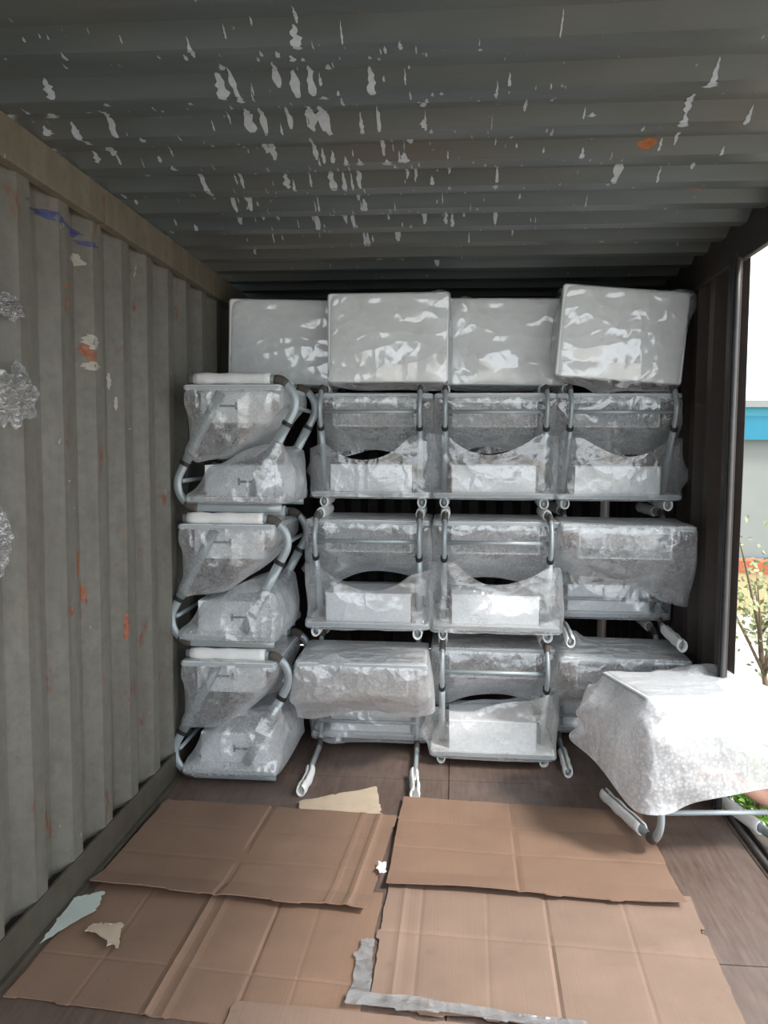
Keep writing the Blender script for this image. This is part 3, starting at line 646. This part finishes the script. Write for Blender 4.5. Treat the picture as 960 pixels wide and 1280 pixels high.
# strip of clear packing film round the torn corner
sheet('packing_film_strip', [(-.255, 2.28), (-.215, 2.28), (-.205, 2.01), (-.262, 2.01)], 10, 40, .011, .0006, 18, M['scrapfilm'], 'flat grey-green packing film strip in the seam of the front cardboard', None, .010, .005, cat='film')
sheet('packing_film_strip', [(-.262, 2.035), (.36, 1.985), (.36, 1.955), (-.265, 1.985)], 110, 10, .013, .0006, 19, M['scrapfilm'], 'crumpled shiny packing film along the torn front edge of the pale cardboard', None, .014, .006, cat='film')

# crumpled film left hanging on the left wall
def crumple(y, z, wy, wz, seed, label):
    nu, nv = 34, 34; P = np.zeros((nu+1, nv+1, 3)); rg = random.Random(seed)
    for i in range(nu+1):
        for j in range(nv+1):
            u, v = i/nu-.5, j/nv-.5
            m_ = max(abs(u), abs(v))/max(math.hypot(u, v), 1e-6)*(1+.45*vnoise(math.atan2(v, u)*1.3+seed, 3.)); u *= m_; v *= m_
            yy = y+wy*u*(1+.35*vnoise(v*6, seed))+.01*vnoise(u*20, v*20, seed); zz = z+wz*v*(1+.3*vnoise(u*6, seed+9))
            k = max(0, 1-4*(u*u+v*v))
            n = abs(vnoise(u*7+seed, v*7, 1))+.5*abs(vnoise(u*15, v*15+seed, 2))
            P[i, j] = (XL+.008+.006*abs(vnoise(u*9, v*9, seed))+.05*k*n, yy, zz)
    o = link('plastic_film_scrap', grid_me('plastic_film_scrap', P), M['scrapfilm']); tag(o, label, 'plastic film', 'film scraps stuck to the left wall')
crumple(2.13, 1.615, .26, .17, 3, 'crumpled clear film scrap stuck to the left wall, the middle and largest one')
crumple(2.12, 1.86, .14, .07, 5, 'small glinting film scrap stuck high on the left wall')
crumple(2.03, 1.22, .15, .19, 7, 'clear film scrap on the left wall at the picture edge, lowest of three')

# ---------------------------------------------------------------- the desk being carried in
HD = Matrix.Rotation(math.radians(180+11), 3, 'Z') @ Matrix.Rotation(math.radians(3), 3, 'X') @ Matrix.Rotation(math.radians(-2), 3, 'Y')
# near-left foot bend ends up at about (.74, 2.86, .05)
off = HD @ Vector((LX, .255, .09)); base = Vector((.752, 2.83, .135))-off
desk('desk in loose milky bubble wrap being carried in through the side opening', tuple(base), HD.to_euler(), ('hand', 'hand'), 77, film='wrap_thick', group='desk being carried', grav=DN, slack=.10, tight=4, lat=LATH, ears=3, g=.0003, rough=.009, mid=.9, length=.45, tilt=.24, tilt_y=.20, shear=False, ear_at=[(.06, -.24, H, 0, -.01, .03), (-.08, -.22, H, 0, -.01, .05), (-.2, -.17, H, 0, 0, .06), (-.14, -.2, H, 0, 0, .04), (.34, -.16, H-.08, .03, -.01, .02)])

# ---------------------------------------------------------------- outside
GZ = -.92
struct(link('ground', box_me('ground', (-14, -14, GZ-.05), (30, 34, GZ)), M['ground']))
# chassis under the container
ch = struct(link('trim_6', box_me('floor_frame', (XL-.05, Y0, -.22), (XR+.09, YE, -.105)), M['steel']))
for y in (.5, 5.2):
    for x in (-.9, .8): link('support_leg', box_me('support_leg', (x-.09, y-.09, GZ), (x+.09, y+.09, -.22)), M['steel'], ch)
b = empty('building', (9, 16, GZ)); tag(b, 'low pale building with a teal painted band below its eaves', 'building')
def part(name, lo, hi, m, par, base, bev=0):
    lo = [a-c for a, c in zip(lo, base)]; hi = [a-c for a, c in zip(hi, base)]
    return link(name, box_me(name, lo, hi, bev), m, par)
B0 = (9, 16, GZ)
part('wall', (3.2, 15.2, GZ), (22, 18, 2.4), M['bwall'], b, B0)
part('plinth', (3.15, 15.12, GZ), (22.05, 15.2, -.42), M['bbase'], b, B0)
part('teal_band', (3.1, 15.0, 1.72), (22.1, 15.2, 2.14), M['teal'], b, B0)
part('light_band', (3.1, 15.02, 2.14), (22.1, 15.2, 2.30), M['teal_l'], b, B0)
part('roof', (3.0, 14.9, 2.30), (22.2, 18.2, 2.42), M['bwall'], b, B0)
gw = empty('garden_wall', (6.5, 11.5, GZ)); tag(gw, 'low cream garden wall with orange coping in front of the teal-banded building', 'wall')
rot = Matrix.Rotation(math.radians(-24), 3, 'Z')
link('wall_body', box_me('wall_body', (-3.1, -.15, 0), (5, .15, .62), 0, rot), M['cream'], gw)
link('coping', box_me('coping', (-3.15, -.2, .62), (5.05, .2, .80), .01, rot), M['terracotta'], gw)
bk = link('brick', box_me('brick', (-.16, -.1, 0), (.16, .1, .14), .006), M['brick']); bk.location = (3.32, 8.0, -.44); tag(bk, 'red brick lying on the white plinth block outside', 'brick')
pb = link('plinth_block', box_me('plinth_block', (2.45, 7.7, GZ), (4.2, 8.3, -.44), .02), M['box']); tag(pb, 'white plinth block outside, beyond the tree, under the red brick', 'block')
def lathe(name, prof, m, n=24):
    bm = bmesh.new(); R_ = [[bm.verts.new((r*math.cos(2*PI*k/n), r*math.sin(2*PI*k/n), z)) for k in range(n)] for r, z in prof]
    for a, c in zip(R_, R_[1:]):
        for k in range(n): bm.faces.new((a[k], a[(k+1) % n], c[(k+1) % n], c[k]))
    bm.faces.new(R_[0]); bm.faces.new(R_[-1]); return from_bm(bm, name)
pt = link('plant_pot', lathe('plant_pot', [(.24, 0), (.34, .1), (.38, .35), (.40, .5), (.37, .5), (.35, .42)], M['pot']), M['pot'], None, True); pt.location = (2.62, 6.3, GZ); tag(pt, 'rounded pale pinkish plant pot outside near the small tree', 'pot')
def leaves(name, n, cen, rad, size, m, par, seed, pts=None):
    rg = random.Random(seed); V = []; F = []
    for i in range(n):
        if pts: b0 = pts[rg.randrange(len(pts))]; c = Vector(b0)+Vector([rg.gauss(0, rad[0]*.12) for _ in range(3)])
        else:
            d = Vector([rg.gauss(0, 1) for _ in range(3)]).normalized()*rg.random()**.4; c = Vector(cen)+Vector([d[k]*rad[k] for k in range(3)])
        L = size*rg.uniform(.6, 1.3); R_ = Matrix.Rotation(rg.uniform(0, 6.28), 3, 'Z') @ Matrix.Rotation(rg.uniform(-1, 1), 3, 'X') @ Matrix.Rotation(rg.uniform(-1, 1), 3, 'Y'); b_ = len(V)
        for p in ((0, 0, 0), (.28*L, .45*L, .05*L), (0, L, -.05*L), (-.28*L, .45*L, .05*L)): V.append(c+R_ @ Vector(p))
        F += [(b_, b_+1, b_+2), (b_, b_+2, b_+3)]
    me = bpy.data.meshes.new(name); me.from_pydata(V, [], F); o = link(name, me, m, par); o['kind'] = 'stuff'; return o
def tree(loc, label):
    r = empty('small_tree', loc); tag(r, label, 'tree'); rg = random.Random(4)
    bm = bmesh.new(); h = 1.25
    add_sweep(bm, [(.05*math.sin(k*.5), .02*k/10, h*k/10) for k in range(11)], [.03-.0015*k for k in range(11)], [.03-.0015*k for k in range(11)], 8)
    link('trunk', from_bm(bm, 'trunk'), M['bark'], r, True); ends = []
    for i in range(11):
        a = rg.uniform(0, 6.28); z0 = rg.uniform(.8, 1.2); l = rg.uniform(.4, .95); bm = bmesh.new()
        pts = [(.05*math.sin(z0*4)+math.cos(a)*l*.55*t, math.sin(a)*l*.55*t, z0+l*1.15*t-.1*t*t) for t in (0, .3, .6, 1)]
        add_sweep(bm, pts, [.013, .010, .007, .003], [.013, .010, .007, .003], 6); link('branch', from_bm(bm, 'branch'), M['bark'], r, True)
        ends += [Vector(pts[1]).lerp(Vector(pts[3]), k/8) for k in range(9)]
    leaves('foliage', 620, None, (.9,)*3, .055, M['leaf'], r, 6, ends)
tree((2.22, 5.75, GZ), 'slender small tree with sparse leaves seen through the side opening')
def bush(loc, rad, label, seed, n=1500):
    r = empty('green_bush', loc); tag(r, label, 'bush', 'bushes outside the side opening'); rg = random.Random(seed)
    for i in range(7):
        a = rg.uniform(0, 6.28); bm = bmesh.new(); l = rad[2]*1.3
        add_sweep(bm, [(0, 0, 0), (math.cos(a)*rad[0]*.3, math.sin(a)*rad[1]*.3, l*.5), (math.cos(a)*rad[0]*.6, math.sin(a)*rad[1]*.6, l)], [.014, .01, .004], [.014, .01, .004], 6); link('stem', from_bm(bm, 'stem'), M['bark'], r)
    leaves('foliage', n, (0, 0, rad[2]*1.0), rad, .07, M['leaf_b'], r, seed)
bush((1.93, 5.0, GZ), (.36, .36, .42), 'round bright green bush outside just beyond the door post', 21)
bush((2.9, 5.3, GZ), (.45, .4, .34), 'lower green bush outside, to the right behind the person', 22)

# ---------------------------------------------------------------- the person outside
def skin_body(name, verts, edges, rad, m, parent, root=0, sub=2):
    me = bpy.data.meshes.new(name); me.from_pydata([tuple(v) for v in verts], edges, [])
    o = link(name, me, m, parent); md = o.modifiers.new('skin', 'SKIN'); md.use_smooth_shade = True
    sk = me.skin_vertices[0].data
    for i, r in enumerate(rad): sk[i].radius = r if hasattr(r, '__len__') else (r, r); sk[i].use_root = (i == root)
    s = o.modifiers.new('sub', 'SUBSURF'); s.levels = sub; s.render_levels = sub
    return o
def chain(pts, rad, base=0):
    return pts, [(base+i, base+i+1) for i in range(len(pts)-1)], rad
per = empty('person', (1.49, 3.25, GZ)); per.rotation_euler = (0, 0, math.radians(96))   # faces -X, towards the container
tag(per, 'person outside in a light grey T-shirt and black trousers, lifting the carried desk', 'person')
# local frame: faces +y, x to the right, z up; height 1.66
hip, chest, neck = .88, 1.24, 1.40
Vb = [(0, -.02, hip), (0, .00, 1.04), (0, .03, chest), (0, .05, neck), (0, .07, 1.47)]
Eb = [(0, 1), (1, 2), (2, 3), (3, 4)]; Rb = [(.15, .11), (.135, .10), (.16, .11), (.06, .055), (.05, .05)]
def arm(s, elbow, wrist, palm, b):
    pts = [(s*.17, .03, 1.34), (s*.205, .17, 1.23), elbow, (np.array(elbow)*.45+np.array(wrist)*.55).tolist(), wrist, palm]
    return pts, [.052, .047, .040, .035, .024, .030]
arms = {}
for s, el, wr_, pa in ((-1, (-.235, .30, 1.10), (-.225, .47, 1.19), (-.215, .54, 1.215)), (1, (.235, .30, 1.10), (.19, .47, 1.17), (.18, .54, 1.195))):
    pts, rr = arm(s, el, wr_, pa, len(Vb)); i0 = len(Vb)
    Eb.append((2, i0)); Eb += [(i0+k, i0+k+1) for k in range(len(pts)-1)]; Vb += pts; Rb += rr; arms[s] = (Vector(wr_), Vector(pa))
for s in (-1, 1):
    i0 = len(Vb); Eb.append((0, i0)); pts = [(s*.09, -.02, .80), (s*.11, .02, .48), (s*.115, -.01, .27), (s*.12, -.04, .09), (s*.125, .02, .05), (s*.13, .11, .035)]
    Eb += [(i0+k, i0+k+1) for k in range(5)]; Vb += pts; Rb += [.085, .058, .054, .04, .042, .032]
skin_body('body', Vb, Eb, Rb, M['skin'], per)
# hands: five fingers each, closed round the desk frame
for s in (-1, 1):
    wv, pv = arms[s]; d = (pv-wv).normalized()
    V_ = [pv-d*.02]; E_ = []; R_ = [.026]
    for k in range(4):
        xo = (k-1.5)*.021; l = (.9, 1.0, .95, .75)[k]; i0 = len(V_)
        r0 = pv+Vector((xo, .02, .0)); V_ += [r0, r0+Vector((xo*.1, .036*l, .006)), r0+Vector((xo*.15, .052*l, -.018)), r0+Vector((xo*.15, .040*l, -.042))]
        E_ += [(0, i0), (i0, i0+1), (i0+1, i0+2), (i0+2, i0+3)]; R_ += [.011, .0095, .0085, .0075]
    i0 = len(V_); V_ += [pv+Vector((-s*.030, -.02, -.01)), pv+Vector((-s*.045, .010, -.028)), pv+Vector((-s*.038, .034, -.042))]; E_ += [(0, i0), (i0, i0+1), (i0+1, i0+2)]; R_ += [.013, .011, .009]
    skin_body('hand', V_, E_, R_, M['skin'], per)
# head with face
def ellipsoid(name, c, r, m, par, fn=None, n=3):
    bm = bmesh.new(); bmesh.ops.create_icosphere(bm, subdivisions=n, radius=1)
    for v in bm.verts:
        p = v.co.copy()
        if fn: p = fn(p)
        v.co = Vector((c[0]+p.x*r[0], c[1]+p.y*r[1], c[2]+p.z*r[2]))
    return link(name, from_bm(bm, name), m, par, True)
def headf(p):
    q = p.copy()
    if q.z < 0: q.x *= 1-.28*(-q.z)**1.3; q.y *= 1-.08*(-q.z)
    if q.y > 0: q.y += .16*math.exp(-(p.x/.13)**2-((p.z+.12)/.14)**2)
    if q.y > 0: q.y -= .06*math.exp(-((abs(p.x)-.36)/.17)**2-((p.z-.08)/.12)**2); q.y += .05*math.exp(-(p.x/.26)**2-((p.z+.45)/.07)**2)
    return q
hc = (0, .09, 1.555)
hd = ellipsoid('head', hc, (.075, .095, .112), M['skin'], per, headf, 4)
for s in (-1, 1):
    ellipsoid('ear', (s*.075, .08, 1.55), (.012, .022, .033), M['skin'], hd); ellipsoid('eye', (s*.029, .168, 1.565), (.011, .008, .006), M['eye'], hd)
ellipsoid('mouth', (0, .178, 1.503), (.022, .006, .005), M['orange'], hd)
ellipsoid('hair', (0, .075, 1.585), (.083, .10, .098), M['hair'], hd, lambda p: Vector((p.x, min(p.y, .62+.5*p.z), max(p.z, -.25 if p.y < .2 else .25))))
# T-shirt with short sleeves, trousers, shoes
Vt = [(0, -.02, .76), (0, .00, 1.04), (0, .03, chest), (0, .045, 1.375)]; Et = [(0, 1), (1, 2), (2, 3)]; Rt = [(.19, .15), (.17, .132), (.18, .13), (.075, .07)]
for s in (-1, 1):
    i0 = len(Vt); Et += [(2, i0), (i0, i0+1), (i0+1, i0+2)]; Vt += [(s*.175, .03, 1.335), (s*.208, .15, 1.235), (s*.22, .225, 1.165)]; Rt += [.068, .068, .070]
skin_body('t_shirt', Vt, Et, Rt, M['shirt'], per)
Vt = [(0, -.015, .99), (0, -.02, .80)]; Et = [(0, 1)]; Rt = [(.15, .112), (.165, .125)]
for s in (-1, 1):
    i0 = len(Vt); Et += [(1, i0), (i0, i0+1), (i0+1, i0+2), (i0+2, i0+3)]; Vt += [(s*.092, -.02, .74), (s*.11, .02, .48), (s*.115, -.01, .27), (s*.12, -.04, .11)]; Rt += [.098, .078, .068, .062]
skin_body('trousers', Vt, Et, Rt, M['trousers'], per)
for s in (-1, 1): ellipsoid('shoe', (s*.125, .035, .045), (.048, .135, .047), M['shoe'], per, lambda p: Vector((p.x, p.y, max(p.z, -.95)*(1-.35*max(0, p.y)))))
